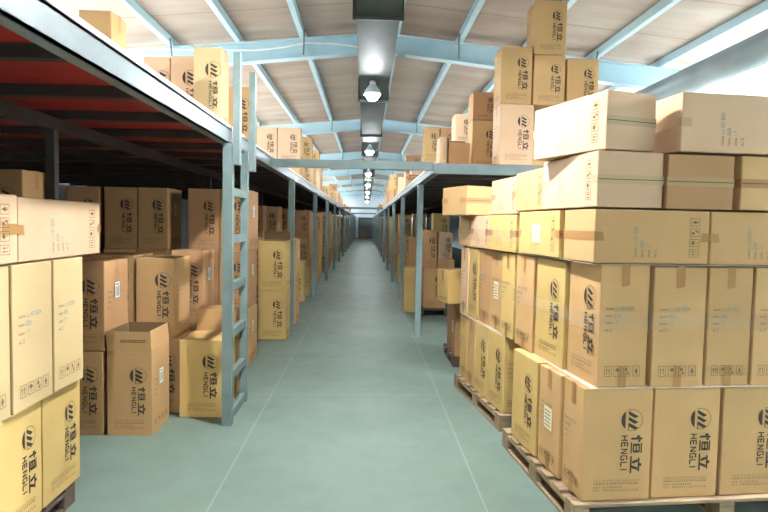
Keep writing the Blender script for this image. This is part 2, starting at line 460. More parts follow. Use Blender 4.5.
def panel_label_mesh(dims, side=-1):
    """pale paper delivery label on the label face"""
    W, D, H = dims; mb = MB(); x = W / 2 + E_ * 1.5
    mb.box(x - .0005, x, -.06, .055, H * .40, H * .62, 0)
    for i in range(5):
        z = H * .43 + i * .022
        mb.quad([(x + .0004, -.05, z), (x + .0004, .03, z), (x + .0004, .03, z + .006), (x + .0004, -.05, z + .006)], 1)
    if side < 0: mb.xform(Matrix.Rotation(PI, 4, 'Z'))
    return mb

CACHE = {}
def cached(key, fn):
    if key not in CACHE: CACHE[key] = fn()
    return CACHE[key]

NB = [0]
def carton(label, corner, yaw, dims, ori='up', skin='tan', z=0.0, group=None, parts='LTX', drop=.11, tape='tape', open_flaps=None, pitch=0, roll=0, anchor='fl', cat='carton', far=False):
    """corner: world xy of the front-left bottom corner (after orientation). parts: L logo, T tape, X text and symbols, S barcode sticker on +x, P paper label on -x"""
    NB[0] += 1
    ex, ey, ez = extent(dims, ori)
    ca, sa = math.cos(yaw), math.sin(yaw)
    lx, ly = (ex / 2, ey / 2) if anchor == 'fl' else (-ex / 2, ey / 2)
    loc = (corner[0] + ca * lx - sa * ly, corner[1] + sa * lx + ca * ly, z)
    mt = place_matrix(dims, ori)
    var = NB[0] % 3
    if far:
        def mk():
            mb, bev = carton_body(dims, var)
            me0 = mb
            if 'L' in parts:
                q = logo_mesh(dims)
                i = len(mb.v); mb.v += q.v; mb.f += [tuple(i + k for k in f) for f in q.f]; mb.m += [1 + m for m in q.m]
            if 'T' in parts:
                q = tape_mesh(dims, drop, (1,))
                i = len(mb.v); mb.v += q.v; mb.f += [tuple(i + k for k in f) for f in q.f]; mb.m += [3 for m in q.m]
            mb.xform(mt); mb.norecalc = False
            return mb.mesh('carton', [M[skin], M['ink'], M['ink2'], M['tape']])
        o = link('carton', cached(('far', dims, ori, skin, var, parts), mk))
        o.location = loc; o.rotation_euler = (0, 0, yaw)
        return tag(o, label, cat, group)
    root = thing('carton', label, cat, loc, yaw, group)
    root.rotation_euler = (pitch, roll, yaw)
    def bd():
        mb, bev = carton_body(dims, var, bool(open_flaps))
        mb.xform(mt)
        bm_ = mb.mesh('body', [M[skin], M['inside']], bev)
        return bm_
    link('body', cached(('body', dims, ori, skin, var, bool(open_flaps)), bd), root)
    sd = -1 if loc[0] > 0 else 1                     # the side that faces the aisle
    if 'T' in parts and not open_flaps:
        for en in ((1,) if ori in ('up', 'up90') and z > .2 and ori == 'up' and dims[2] < .5 else (1, -1)):
            link('packing_tape', cached(('tape', dims, ori, drop, tape, en), lambda: tape_mesh(dims, drop, (en,)).xform(mt).mesh('packing_tape', [M[tape]])), root)
    if 'L' in parts and ori in ('up', 'up90'):
        fc = -1 if ori == 'up' or sd < 0 else 1
        for what, nm_ in (('e', 'printed_emblem'), ('n', 'printed_name'), ('f', 'fine_print')):
            def lg():
                q = logo_mesh(dims, what, fc); q.xform(mt); q.norecalc = True; return q.mesh(nm_, [M['ink'], M['ink2']])
            link(nm_, cached(('logo', dims, ori, what, fc), lg), root)
    if 'X' in parts:
        fc = 1 if ori in ('up90', 'lieX') else sd
        for what, nm_ in (('t', 'stamped_text'), ('s', 'handling_symbols')):
            def tx():
                q = text_mesh(dims, what, fc); q.xform(mt); q.norecalc = True; return q.mesh(nm_, [M['ink2'], M['stamp']])
            link(nm_, cached(('text', dims, ori, what, fc), tx), root)
    if ori == 'lieY' and not open_flaps:
        def sm():
            q = MB(); W, D, H = dims; zz = -.0022
            q.quad([(-W / 2 + .004, -.0022, zz), (W / 2 - .004, -.0022, zz), (W / 2 - .004, .0022, zz), (-W / 2 + .004, .0022, zz)]); q.xform(mt)
            return q.mesh('flap_seam', [M['seam']])
        link('flap_seam', cached(('seam', dims, ori), sm), root)
    if 'S' in parts:
        o = link('barcode_label', cached(('stick', dims, ori), lambda: sticker_mesh(dims, 1).xform(mt).mesh('barcode_label', [M['sticker'], M['ink']])), root)
        o['label'] = 'white barcode label'
    if 'P' in parts:
        o = link('paper_label', cached(('paper', dims, ori), lambda: panel_label_mesh(dims, -1).xform(mt).mesh('paper_label', [M['paper'], M['ink2']])), root)
        o['label'] = 'pale paper delivery label'
    if open_flaps:
        W, D, H = dims; t = .005
        for side, length, ang in open_flaps:      # ang: 0 upright, + leaning outwards
            mb = MB(); inner_i = 4
            if side in 'fb':
                mb.box(-W / 2 + .006, W / 2 - .006, -t / 2, t / 2, 0, length)
            else:
                mb.box(-D / 2 + .006, D / 2 - .006, -t / 2, t / 2, 0, length)
            mb.m[inner_i] = 2
            if side == 'f':     # small printed lines on the front flap
                for zz in (.55, .47):
                    x = -.06
                    while x < .11:
                        mb.quad([(x, -t / 2 - .0008, length * zz), (x + .01, -t / 2 - .0008, length * zz), (x + .01, -t / 2 - .0008, length * zz + .008), (x, -t / 2 - .0008, length * zz + .008)], 1); x += .013
            mb.xform(Matrix.Rotation(ang, 4, 'X'))      # leans towards -y when positive
            hing = {'f': Matrix.Translation((0, -D / 2 + .005, H + .001)), 'b': Matrix.Translation((0, D / 2 - .005, H + .001)) @ Matrix.Rotation(PI, 4, 'Z'),
                    'l': Matrix.Translation((-W / 2 + .005, 0, H + .001)) @ Matrix.Rotation(-PI / 2, 4, 'Z'), 'r': Matrix.Translation((W / 2 - .005, 0, H + .001)) @ Matrix.Rotation(PI / 2, 4, 'Z')}[side]
            mb.xform(hing); mb.xform(mt)
            obj('flap', mb, [M[skin], M['ink2'], M['inside']], root)
    return root

# ------------------------------------------------------------------ the setting
XL, XR, Y0, Y1 = -6.1, 6.2, -6.0, 62.3
SKY0 = 1.5
RIDGE, PITCH, XRIDGE = 4.37, 0.094, 0.17
def roof_z(x): return RIDGE - PITCH * abs(x - XRIDGE)
SKL, SKR = (-5.75, -4.2), (5.0, 6.15)      # skylight strips (x ranges)

mb = MB(); mb.box(XL - .2, XR + .2, Y0 - .2, Y1 + .2, -.15, 0); struct('floor', mb, M['floor'])
def roof_part(x0, x1):
    mb = MB(); t = .05
    mb.prism([(x0, roof_z(x0)), (x1, roof_z(x1)), (x1, roof_z(x1) + t), (x0, roof_z(x0) + t)], 'y', Y0 - .2, Y1 + .2)
    return mb
for nm_, a, b in (('ceiling_eave_left', XL - .2, SKL[0]), ('ceiling_left', SKL[1], XRIDGE), ('ceiling_right', XRIDGE, SKR[0]), ('ceiling_eave_right', SKR[1], XR + .2)):
    struct(nm_, roof_part(a, b), M['roof'])
for nm_, (a, b) in (('ceiling_front_left', SKL), ('ceiling_front_right', SKR)):
    mb = MB(); mb.prism([(a, roof_z(a)), (b, roof_z(b)), (b, roof_z(b) + .05), (a, roof_z(a) + .05)], 'y', Y0 - .2, SKY0); struct(nm_, mb, M['roof'])
for n, (a, b) in enumerate((SKL, SKR)):
    mb = MB(); mb.prism([(a, roof_z(a) + .02), (b, roof_z(b) + .02), (b, roof_z(b) + .028), (a, roof_z(a) + .028)], 'y', SKY0, Y1 + .2)
    w = struct('window_%d' % (n + 1), mb, M['glass'])
    for k in range(21):
        y = SKY0 + .3 + k * 3.0
        mb = MB(); mb.prism([(a, roof_z(a) - .03), (b, roof_z(b) - .03), (b, roof_z(b) + .02), (a, roof_z(a) + .02)], 'y', y, y + .05)
        obj('glazing_bar', mb, M['blue_steel'], w)
mb = MB(); mb.box(XL - .15, XL, Y0, Y1, 0, roof_z(XL) + .02); struct('wall_left', mb, M['wall'])
mb = MB(); mb.box(XR, XR + .15, Y0, Y1, 0, roof_z(XR) + .02); struct('wall_right', mb, M['wall'])
def gable(y0, y1, holes):
    mb = MB()
    x0, x1, h = holes
    zl, zr = roof_z(XL), roof_z(XR)
    mb.prism([(XL, 0), (x0, 0), (x0, h), (x1, h), (x1, 0), (XR, 0), (XR, zr), (XRIDGE, RIDGE), (XL, zl)], 'y', y0, y1)
    return mb
DX0, DX1, DH = -.78, .82, 2.12
struct('wall_back', gable(Y1, Y1 + .15, (DX0, DX1, DH)), M['wall'])
mb = MB(); mb.prism([(XL, 0), (XR, 0), (XR, roof_z(XR)), (XRIDGE, RIDGE), (XL, roof_z(XL))], 'y', Y0 - .15, Y0); struct('wall_front', mb, M['door'])
# far door
mb = MB(); mb.box(DX0 + .08, DX1 - .08, Y1 + .03, Y1 + .08, 0.02, DH - .08)
d = struct('door_1', mb, M['door'])
mb = MB()
mb.box(DX0, DX0 + .08, Y1 - .03, Y1 + .1, 0, DH); mb.box(DX1 - .08, DX1, Y1 - .03, Y1 + .1, 0, DH); mb.box(DX0, DX1, Y1 - .04, Y1 + .1, DH - .2, DH)
mb.box(DX0, DX1, Y1 - .03, Y1 + .03, 1.12, 1.19); mb.box(DX0, DX1, Y1 - .03, Y1 + .03, 0, .1)
obj('door_frame', mb, M['door_frame'], d)

# roof frames: tapered I-beam rafters with columns at the walls
FR_Y = [1.7 + 6.9 * k - 6.9 for k in range(10)]
PX = [-5.45, -4.5, -3.62, -2.7, -1.79, -.90, -.02, .36, 1.25, 2.19, 3.17, 4.12, 4.92, 6.05]
names = ['added unseen behind the camera', 'just overhead', 'the nearest one in view', 'second one down the hall', 'third one down the hall', 'fourth one down the hall', 'fifth one down the hall', 'sixth one down the hall', 'seventh one down the hall', 'last one before the end wall']
for k, y in enumerate(FR_Y):
    if k == 0: continue
    t = thing('roof_frame', 'light blue steel portal frame across the roof, ' + names[k], 'roof frame', (0, y, 0), 0, 'steel roof frames')
    tp = lambda x: roof_z(x) - .12
    for s, xe in ((-1, XL + .03), (1, XR - .03)):
        dep = lambda x: .255 + .012 * abs(x - XRIDGE)
        mb = MB(); xs = [XRIDGE, XRIDGE + (xe - XRIDGE) * .5, xe]
        pts = [(x, tp(x)) for x in xs] + [(x, tp(x) - dep(x)) for x in reversed(xs)]
        mb.prism(pts, 'y', -.006, .006)
        for x0, x1 in zip(xs, xs[1:]):
            mb.prism([(x0, tp(x0)), (x1, tp(x1)), (x1, tp(x1) - .014), (x0, tp(x0) - .014)], 'y', -.08, .08)
            mb.prism([(x0, tp(x0) - dep(x0)), (x1, tp(x1) - dep(x1)), (x1, tp(x1) - dep(x1) + .014), (x0, tp(x0) - dep(x0) + .014)], 'y', -.08, .08)
        obj('rafter', mb, M['blue_steel'], t)
        mb = MB(); xc = xe - s * .10
        mb.box(xc - .10, xc + .10, -.006, .006, 0, tp(xc) - dep(xc)); mb.box(xc - .10, xc - .088, -.08, .08, 0, tp(xc) - dep(xc)); mb.box(xc + .088, xc + .10, -.08, .08, 0, tp(xc) - dep(xc))
        obj('column', mb, M['blue_steel'], t)
        for px in (PX[3], PX[5], PX[8], PX[10]):
            if (px - XRIDGE) * s > 0:
                mb = MB(); z = tp(px)
                mb.tube([(px - .02 * s, -.28, z + .05), (px + .01 * s, -.085, z - dep(px) + .03)], .012, 6)
                obj('fly_brace', mb, M['steel'], t)
    if k == 2:
        mb = MB(); mb.box(.40, .50, -.10, -.085, 3.90, 4.0); obj('gusset_plate', mb, M['blue_steel'], t)
# purlins: C channels along the hall
for i, x in enumerate(PX):
    mb = MB(); z1 = roof_z(x) - .012; z0 = roof_z(x) - .118
    s = 1 if x > XRIDGE else -1
    mb.box(x - .004, x + .004, Y0, Y1, z0, z1)
    a, b = sorted((x, x + s * .065))
    mb.box(a, b, Y0, Y1, z0, z0 + .006); mb.box(a, b, Y0, Y1, z1 - .006, z1)
    mb.box(x + s * .065 - .003, x + s * .065 + .003, Y0, Y1, z0, z0 + .02)
    j = (len(PX) // 2 - i) if i < 7 else i - 6
    o = obj('purlin', mb, M['blue_steel'])
    tag(o, 'light blue roof purlin running down the hall, %s from the duct on the %s side' % (['nearest', 'second', 'third', 'fourth', 'fifth', 'sixth', 'seventh'][j - 1], 'left' if i < 7 else 'right'), 'purlin', 'roof purlins')

# duct along the ridge
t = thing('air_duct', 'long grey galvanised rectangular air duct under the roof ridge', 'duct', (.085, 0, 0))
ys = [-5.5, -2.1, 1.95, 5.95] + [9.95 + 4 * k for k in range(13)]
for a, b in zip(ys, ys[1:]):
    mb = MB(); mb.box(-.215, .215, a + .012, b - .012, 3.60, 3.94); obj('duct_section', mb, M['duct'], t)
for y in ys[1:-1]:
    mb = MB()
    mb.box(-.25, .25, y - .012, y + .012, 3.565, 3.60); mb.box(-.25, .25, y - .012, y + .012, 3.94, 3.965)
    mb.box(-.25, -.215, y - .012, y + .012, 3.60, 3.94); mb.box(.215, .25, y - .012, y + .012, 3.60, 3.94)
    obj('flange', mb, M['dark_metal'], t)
# lamps under the duct
nm = ['nearest bright one in view', 'second one down the aisle', 'third one down the aisle', 'fourth one down the aisle', 'fifth one down the aisle', 'sixth one down the aisle', 'seventh one down the aisle']
def lamp(label, x, y, z, k, bulb, group):
    t = thing('hanging_lamp', label, 'lamp', (x, y, z), 0, group)
    S = Matrix.Scale(k, 4)
    mb = MB(); mb.lathe([(.02, -.125), (.055, -.115), (.085, -.07), (.09, -.03), (.06, .05), (.02, .07)], 0, 0, 24); mb.xform(S); obj('bulb', mb, M[bulb], t, 0, True)
    zs = -.04 if bulb == 'bulb' else -.108  # deeper shade on the added lamps cuts their upward light
    mb = MB(); mb.lathe([(.118, zs), (.120, zs + .003), (.108, .01), (.06, .08), (.035, .10), (.03, .098), (.055, .076), (.101, .008), (.118, zs)], 0, 0, 24); mb.f = mb.f[:-2]; mb.m = mb.m[:-2]; mb.xform(S); obj('added_shade', mb, M['socket'], t, 0, True)  # shade added to keep bulb light off the duct and roof
    mb = MB(); mb.lathe([(.036, .1005), (.042, .103), (.042, .135), (.03, .1495)], 0, 0, 16); mb.xform(S); obj('socket', mb, M['socket'], t, 0, True)
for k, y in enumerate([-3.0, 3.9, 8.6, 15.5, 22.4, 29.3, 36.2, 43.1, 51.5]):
    lamp('lit white bulb lamp hanging under the duct, ' + (['added unseen behind the camera', 'added unseen overhead between camera and ladder'] + nm)[k], .06, y, 3.447, 1, 'rear_fill' if y < 0 else 'overhead_fill' if y == 3.9 else 'bulb', 'bulb lamps under the duct')  # rear and overhead lamps are out of view, added to brighten the cartons
lamp('unseen bay lamp added over the right pallet stacks to light the left side', 5.2, 3.45, 3.22, 1.6, 'bay_fill', None)  # added out of view to lift the cartons under the left platform
mb = MB(); mb.tube([(5.2, 3.45, 3.465), (5.2, 3.45, roof_z(5.2) - .001)], .012, 8); o = obj('hanging_rod', mb, M['steel']); tag(o, 'thin steel rod carrying the added bay lamp', 'rod')
# small second tie plate between lamp and duct is the socket; round pipe on the right
mb = MB(); mb.tube([(3.82, Y0 + .2, 3.36), (3.82, 20, 3.36), (3.82, Y1 - .2, 3.36)], .155, 24)
o = obj('ventilation_pipe', mb, M['pipe'], None, 0, True); tag(o, 'fat pale blue round pipe running under the right roof slope', 'pipe')
# white cable looped along the nearest frame
def wpt(p): return p
mb = MB()
cp = [(-3.35, 8.5, 3.90), (-3.0, 8.5, 3.93), (-2.4, 8.5, 3.93), (-1.57, 8.5, 3.95), (-1.2, 8.5, 4.0), (-.88, 8.5, 4.07), (-.5, 8.5, 4.07), (-.1, 8.5, 4.03)]
mb.tube(cp, .012, 6); o = obj('cable', mb, M['cable']); tag(o, 'thin white cable strung along the nearest blue roof frame', 'cable')

# ------------------------------------------------------------------ mezzanines
def mezz(side, y0, y1, xe, xw, zb, zt, post_x, post_ys, inner_x, inner_ys, label, joists):
    s = -1 if side == 'left' else 1
    t = thing('mezzanine', label, 'mezzanine', (xe, y0, 0), 0)
    off = Vector((xe, y0, 0))
    def put(name, mb, m):
        mb.xform(Matrix.Translation(-off)); return obj(name, mb, m, t)
    a, b = sorted((xe + s * .045, xw))
    mb = MB(); mb.box(a, b, y0, y1, zt, zt + .022); o = put('deck', mb, [M['plywood'], M['deck_edge']]); o['label'] = 'red film-faced plywood deck'
    o.data.polygons[1].material_index = 1
    # edge channel
    mb = MB(); a, b = sorted((xe, xe + s * .012)); mb.box(a, b, y0, y1, zb, zt)
    a, b = sorted((xe, xe + s * .07)); mb.box(a, b, y0, y1, zb, zb + .012); mb.box(a, b, y0, y1, zt - .012, zt)
    o = put('edge_beam', mb, M['edge_steel'])
    mb = MB(); a, b = sorted((xe - s * .006, xe + s * .045)); mb.box(a, b, y0, y1, zt, zt + .024); o = put('edge_strip', mb, M['deck_edge']); o['label'] = 'pale plywood edge strip'
    for y in joists:
        a, b = sorted((xe + s * .072, xw)); mb = MB()
        mb.box(a, b, y - .03, y + .03, zt - .06, zt - .001); put('joist', mb, M['joist'])
    mb = MB(); mb.box(inner_x - .032, inner_x + .032, y0, y1, zt - .14, zt - .061); put('bearer', mb, M['joist'])
    for y in post_ys:
        mb = MB(); mb.box(post_x - .04, post_x + .04, y - .04, y + .04, .008, zb - .001); mb.box(post_x - .075, post_x + .075, y - .075, y + .075, 0, .008)
        put('post', mb, M['steel'])
    for y in inner_ys:
        mb = MB(); mb.box(inner_x - .028, inner_x + .028, y - .028, y + .028, .0, zt - .141); put('post', mb, M['joist'])
    return t
lj = [-1.3 + .77 * k for k in range(46)]
mezz('left', -2.0, 61.8, -1.06, XL + .02, 2.183, 2.302, -1.055, [8.55 + 3.9 * k for k in range(14)], -2.05, [4.0 + 3.9 * k for k in range(8)],
     'steel storage platform along the left side with red plywood underside', lj)
rt = mezz('right', 6.6, 61.8, .73, XR - .02, 2.15, 2.245, .75, [8.375 + 4.0 * k for k in range(14)], 2.1, [8.4 + 4.0 * k for k in range(7)],
     'steel storage platform along the right side behind the tall pallet stack', [6.9 + .77 * k for k in range(40)])
mb = MB(); mb.box(0, XR - .75, -.012, 0, 2.15, 2.245); mb.box(0, XR - .75, 0, .06, 2.15, 2.16); mb.box(0, XR - .75, -.012, .06, 2.245, 2.262)
o = obj('front_beam', mb, M['beam_steel'], rt)
mb = MB(); mb.box(4.2, 4.28, .04, .12, 0, 2.149); obj('post', mb, M['steel'], rt)
for n, (y, z, nmx) in enumerate(((6.63, 2.23, 'nearest one, beside the ladder'), (26.3, 2.22, 'second one far down the aisle'), (43.0, 2.24, 'farthest one near the end wall'))):
    mb = MB(); mb.box(-1.045, .725, y - .03, y + .03, z - .045, z + .045)
    o = obj('cross_beam', mb, M['beam_steel']); tag(o, 'grey steel beam bridging the aisle between platforms, ' + nmx, 'beam', 'aisle cross beams')
t = thing('ladder', 'fixed grey steel ladder up to the left platform', 'ladder', (-1.06, 4.65, 0))
mb = MB(); mb.box(-.034, .040, -.034, .034, 0, 2.182); obj('rail', mb, M['steel'], t)
mb = MB(); mb.box(-.03, .03, .60, .66, 0, 2.182); obj('rail', mb, M['steel'], t)
for y, w in ((0, .036), (.615, .036)):
    mb = MB(); mb.box(.043, .093, y - w, y + w, 2.02, 2.86); o = obj('handrail', mb, M['rail_steel'], t)
for z in (.05, .36, .70, 1.075, 1.45, 1.82):
    mb = MB(); mb.box(-.022, .022, .043, .599, z - .032, z + .032); obj('rung', mb, M['steel'], t)

# ------------------------------------------------------------------ pallets
def pallet(label, corner, yaw, w, d, h, skin='wood', group='wooden pallets'):
    t = thing('pallet', label, 'pallet', (*corner, 0), yaw, group)
    m = M[skin]
    n = max(4, int(d / .16))
    for k in range(n):
        y = (d - .11) * k / (n - 1)
        mb = MB(); mb.box(0, w, y, y + .11, h - .02, h); obj('deck_board', mb, m, t, .003)
    for x in (0, w / 2 - .045, w - .09):
        mb = MB(); mb.box(x, x + .09, 0, d, h - .042, h - .0205); obj('stringer_board', mb, m, t, .003)
        for y in (0, d / 2 - .06, d - .12):
            mb = MB(); mb.box(x, x + .09, y, y + .12, .018, h - .0425); obj('block', mb, m, t, .003)
        mb = MB(); mb.box(x, x + .09, 0, d, 0, .0175); obj('bottom_board', mb, m, t, .003)
    return t
def fr(O, a):
    ca, sa = math.cos(a), math.sin(a)
    return lambda s, t: (O[0] + ca * s - sa * t, O[1] + sa * s + ca * t)

jit = random.Random(21)
GA = 'cartons in the near right pallet stack'
A_ = R_(5.2); FA = fr((1.153, 3.097), A_)
pallet('weathered wooden pallet under the near right carton stack', FA(-.03, -.03), A_, 1.76, 1.2, .128)
def ca(label, s, t, dims, ori, z, dyaw=0, skin='tan', parts='LTX', **k):
    return carton(label, FA(s, t), A_ + R_(dyaw + jit.uniform(-.7, .7)), dims, ori, skin, z, GA, parts, **k)
UP = (.388, .27, .612)
z1 = .131
ca('upright carton at the aisle corner of bottom row, nearest on right pallet', .018, 0, UP, 'up', z1, -1)
ca('upright carton in bottom row of right pallet, second from the aisle corner', .422, .005, (.388, .30, .606), 'up', z1, -.5)
ca('upright carton in bottom row at the right picture edge', .828, .008, (.388, .30, .602), 'up', z1, 0)
ca('bottom carton showing stamped side to aisle, directly behind the corner carton', .01, .285, (.36, .31, .608), 'up', z1, .6, 'tan', 'LTXP')
ca('bottom carton with logo to the aisle, far end of near right pallet', -.005, .605, (.43, .30, .612), 'up90', z1, 1.5, 'yellow')
z2 = .748
ca('tall second-row carton at the aisle corner, logo to the aisle', .085, .0, (.365, .285, .655), 'up90', z2, 1, 'tan')
ca('tall second-row carton with stamped side forward, second from the aisle corner', .384, -.005, (.362, .306, .65), 'up90', z2, 0)
ca('tall second-row carton with stamped side forward, third from the aisle corner', .702, .0, (.362, .258, .648), 'up90', z2, 0)
ca('tall second-row carton with stamped side forward at the right picture edge', .970, -.005, (.362, .275, .650), 'up90', z2, 0)
ca('tall second-row carton with logo to the aisle, behind the corner one', .062, .392, (.445, .28, .645), 'up90', z2, 1, 'yellow')
ca('brown second-row carton with stamped side to aisle, last on near right pallet', .045, .85, (.30, .345, .645), 'up', z2, .5, 'tan', 'TX')
z3 = 1.408
ca('long carton lying across third row at aisle corner, taped end to aisle', .042, 0.0, (.39, .29, .645), 'lieX', z3, 0, 'tan', 'LTX', drop=.045)
ca('long carton lying across third row, cut off by right picture edge', .692, -.005, (.39, .288, .64), 'lieX', z3, 0, 'tan', 'LTX', drop=.045)
ca('yellow carton lying along the aisle in third row, pale label on side', .025, .415, (.355, .286, .68), 'lieY', z3, 1, 'yellow', 'TXP', drop=.05)
z4 = 1.702
ca('carton lying end forward in fourth row at the aisle corner, shiny tape across', .045, .0, (.375, .298, .69), 'lieY', z4, 1.5, 'pale', 'TX', tape='clear', drop=.05)
ca('brown carton lying end forward in fourth row, second from the aisle corner', .432, .0, (.380, .292, .62), 'lieY', z4, -.5, 'brown', 'TX', tape='brownclear', drop=.05)
ca('carton lying end forward in fourth row at the right picture edge', .850, -.01, (.38, .292, .62), 'lieY', z4, 1.5, 'tan', 'TX', drop=.05)
ca('bright pale orange carton lying along the aisle in fourth row, behind the corner one', .045, .725, (.34, .275, .55), 'lieY', z4, 0, 'tan', 'TX', drop=.05)
z5 = 2.004
ca('top carton jutting out over the aisle, bright white side, turned askew', .077, -.01, (.326, .306, .65), 'lieY', z5, 12.5, 'pale', 'TX', tape='clear', drop=.05)
ca('top long carton lying across the stack at right picture edge', .488, -.02, (.36, .312, .66), 'lieX', z5 - .001, 0, 'pale', 'LTX', drop=.05, tape='clear')

GB = 'cartons in the middle right pallet stack'
B_ = R_(7.0); FB = fr((1.086, 4.572), B_)
pallet('wooden pallet under the middle right carton stack', FB(-.03, -.03), B_, 1.1, 1.32, .128)
def cb(label, s, t, dims, ori, z, dyaw=0, skin='tan', parts='LTX', **k):
    return carton(label, FB(s, t), B_ + R_(dyaw + jit.uniform(-1.2, 1.2)), dims, ori, skin, z, GB, parts, **k)
cb('bottom carton with logo to aisle, nearest on the middle right pallet', 0, 0, (.37, .30, .605), 'up90', z1, 0, 'yellow')
cb('bottom carton with logo to aisle, second on the middle right pallet', 0, .385, (.36, .30, .605), 'up90', z1, 0, 'yellow')
cb('bottom carton with stamped side to aisle, third on the middle right pallet', 0, .76, (.36, .24, .60), 'up', z1, 0, 'tan', 'TX')
cb('bottom carton with stamped side to aisle, farthest on the middle right pallet', .01, 1.015, (.36, .25, .60), 'up', z1, 0, 'yellow', 'TX')
zz = .742
cb('narrow bright yellow second-row carton, nearest on the middle right pallet', .0, -.16, (.34, .26, .645), 'up', zz, 0, 'yellow', 'LTX')
cb('brown second-row carton with stamped side, second on the middle right pallet', .02, .12, (.34, .32, .64), 'up', zz, 0, 'tan', 'TXP')
cb('brown second-row carton with symbols, third on the middle right pallet', .03, .45, (.34, .28, .645), 'up', zz, 1, 'brown', 'TX')
cb('yellow second-row carton with logo to aisle, fourth on the middle right pallet', .01, .745, (.29, .34, .64), 'up90', zz, 0, 'yellow', 'LT')
cb('greyish second-row carton wrapped in film, fifth on the middle right pallet', .01, 1.05, (.34, .25, .635), 'up', zz, 0, 'pale', 'TX')
zz = 1.396
cb('yellow carton with printed symbols lying in third row, nearest on middle right stack', -.02, -.22, (.34, .284, .60), 'lieY', zz, 0, 'yellow', 'TX')
cb('pale film-wrapped carton lying in third row, second on middle right stack', -.01, .395, (.34, .284, .58), 'lieY', zz, 0, 'pale', 'TX')
cb('brown carton lying in third row, farthest on middle right stack', .0, .99, (.30, .284, .36), 'lieY', zz, 0, 'tan', 'T')
zz = 1.684
cb('pinkish pale taped carton lying in fourth row of middle right stack', .0, -.18, (.34, .282, .62), 'lieY', zz, -1, 'pale', 'TX', tape='clear')
cb('askew tan carton on top of the middle right stack, under the platform', -.10, .80, (.31, .265, .46), 'lieY', zz, 13, 'tan', 'T')

GC = 'cartons behind the middle right stack'
pallet('dark pallet under the cartons behind the middle right stack', (1.0, 6.62), 0, 1.0, .82, .11, 'dark_wood')
carton('brown bottom carton behind the middle right stack, nearest one', (1.02, 6.66), 0, (.36, .355, .62), 'up', 'brown', .113, GC, 'TXP')
carton('brown bottom carton behind the middle right stack, farther one', (1.03, 7.03), 0, (.36, .35, .62), 'up', 'brown', .113, GC, 'TX')
carton('carton jutting askew into the aisle behind the middle right stack', (.90, 6.42), R_(14), (.38, .345, .36), 'up', 'yellow', .738, GC, 'TX')
carton('tall upper carton beside the askew one behind the middle right stack', (1.25, 6.66), 0, (.36, .36, .62), 'up', 'brown', .738, GC, 'LTX')

# unseen cartons added behind the right stacks to block stray light
def inner(F, a, s0, t0, rows, cols_, tiers, nm_, g):
    z = .131
    for ti, h in enumerate(tiers):
        for r in range(rows):
            for c in range(cols_):
                carton('hidden added light-blocking carton, %s stack, layer %d, row %d, place %d' % (nm_, ti + 1, r + 1, c + 1), F(s0 + c * .40, t0 + r * .33), a, (.385, .32, h), 'up', 'tan', z, g, 'T', far=True)
        z += h + .006
inner(FA, A_, 1.345, .02, 3, 1, (.60, .64, .29, .29), 'far side of near right', GA)
for ci, (xx, yy) in enumerate(((1.27, 6.0), (1.70, 6.0))):  # unseen floor cartons added to stop light pools in the aisle
    z = 0.0
    for ti, h in enumerate((.62, .62, .60)):
        carton('hidden light-blocking carton added behind the middle right stack, layer %d, place %d' % (ti + 1, ci + 1), (xx, yy), 0, (.40, .58, h), 'up', 'tan', z, GC, 'T', far=True); z += h + .004
# stretch film bands round the pallets
def film(label, F, s0, s1, t0, t1, z0, z1):
    mb = MB(); e = .012
    p = [F(s0 - e, t1), F(s0 - e, t0 - e), F(s1, t0 - e)]
    for a, b in zip(p, p[1:]): mb.quad([(a[0], a[1], z0), (b[0], b[1], z0), (b[0], b[1], z1), (a[0], a[1], z1)])
    o = obj('stretch_film', mb, M['film']); tag(o, label, 'plastic film', 'stretch film bands'); return o
def sheet(label, F, s0, s1, t0, t1, z):
    mb = MB(); p = [F(s0, t0), F(s1, t0), F(s1, t1), F(s0, t1)]
    mb.prism([(q[0], q[1]) for q in p], 'z', z, z + .0022)
    o = obj('plastic_sheet', mb, M['sheet']); tag(o, label, 'plastic sheet', 'plastic sheets between carton rows')
sheet('pale plastic sheet between first and second rows of near right stack', FA, .05, 1.22, -.012, 1.06, .7448)
sheet('pale plastic sheet between second and third rows of near right stack', FA, .035, 1.25, -.014, 1.17, 1.4045)
sheet('pale plastic sheet between first and second rows of middle right stack', FB, .0, .38, -.012, 1.28, .7385)
film('clear stretch film band round the second row of near right stack', FA, .03, 1.27, -.022, 1.18, 1.06, 1.15)
film('clear stretch film band round the third row of middle right stack', FB, -.045, .5, -.24, 1.3, 1.46, 1.56)

# left foreground stack
GD = 'cartons in the left foreground stack'
pallet('dark pallet under the left foreground stack', (-2.75, 2.25), 0, 1.14, 1.1, .12, 'dark_wood')
def cd(label, y, dims, ori, z, skin='yellow', x=-1.565, yaw=0, parts='LTX', **k):
    return carton(label, (x, y), R_(yaw), dims, ori, skin, z, GD, parts, anchor='fr', **k)
cd('bottom carton with logo in left foreground stack, farther of two', 3.005, (.395, .30, .575), 'up90', .123, x=-1.6)
cd('bottom carton with logo in left foreground stack, cut off by picture bottom', 2.60, (.395, .30, .575), 'up90', .123, 'yellow', x=-1.6)
zz = .702
cd('tall second-row carton of left foreground stack, farthest from camera', 3.06, (.36, .31, .68), 'up', zz, 'cream', parts='X')
cd('tall second-row carton of left foreground stack, middle one', 2.70, (.36, .345, .68), 'up', zz, 'cream', parts='X')
cd('tall second-row carton of left foreground stack at the left picture edge', 2.375, (.36, .31, .68), 'up', zz, 'cream', parts='X')
zz = 1.386
cd('long pale carton lying on top of left foreground stack', 2.755, (.42, .30, .835), 'lieYf', zz, 'pale', -1.565, parts='TX', drop=.04)
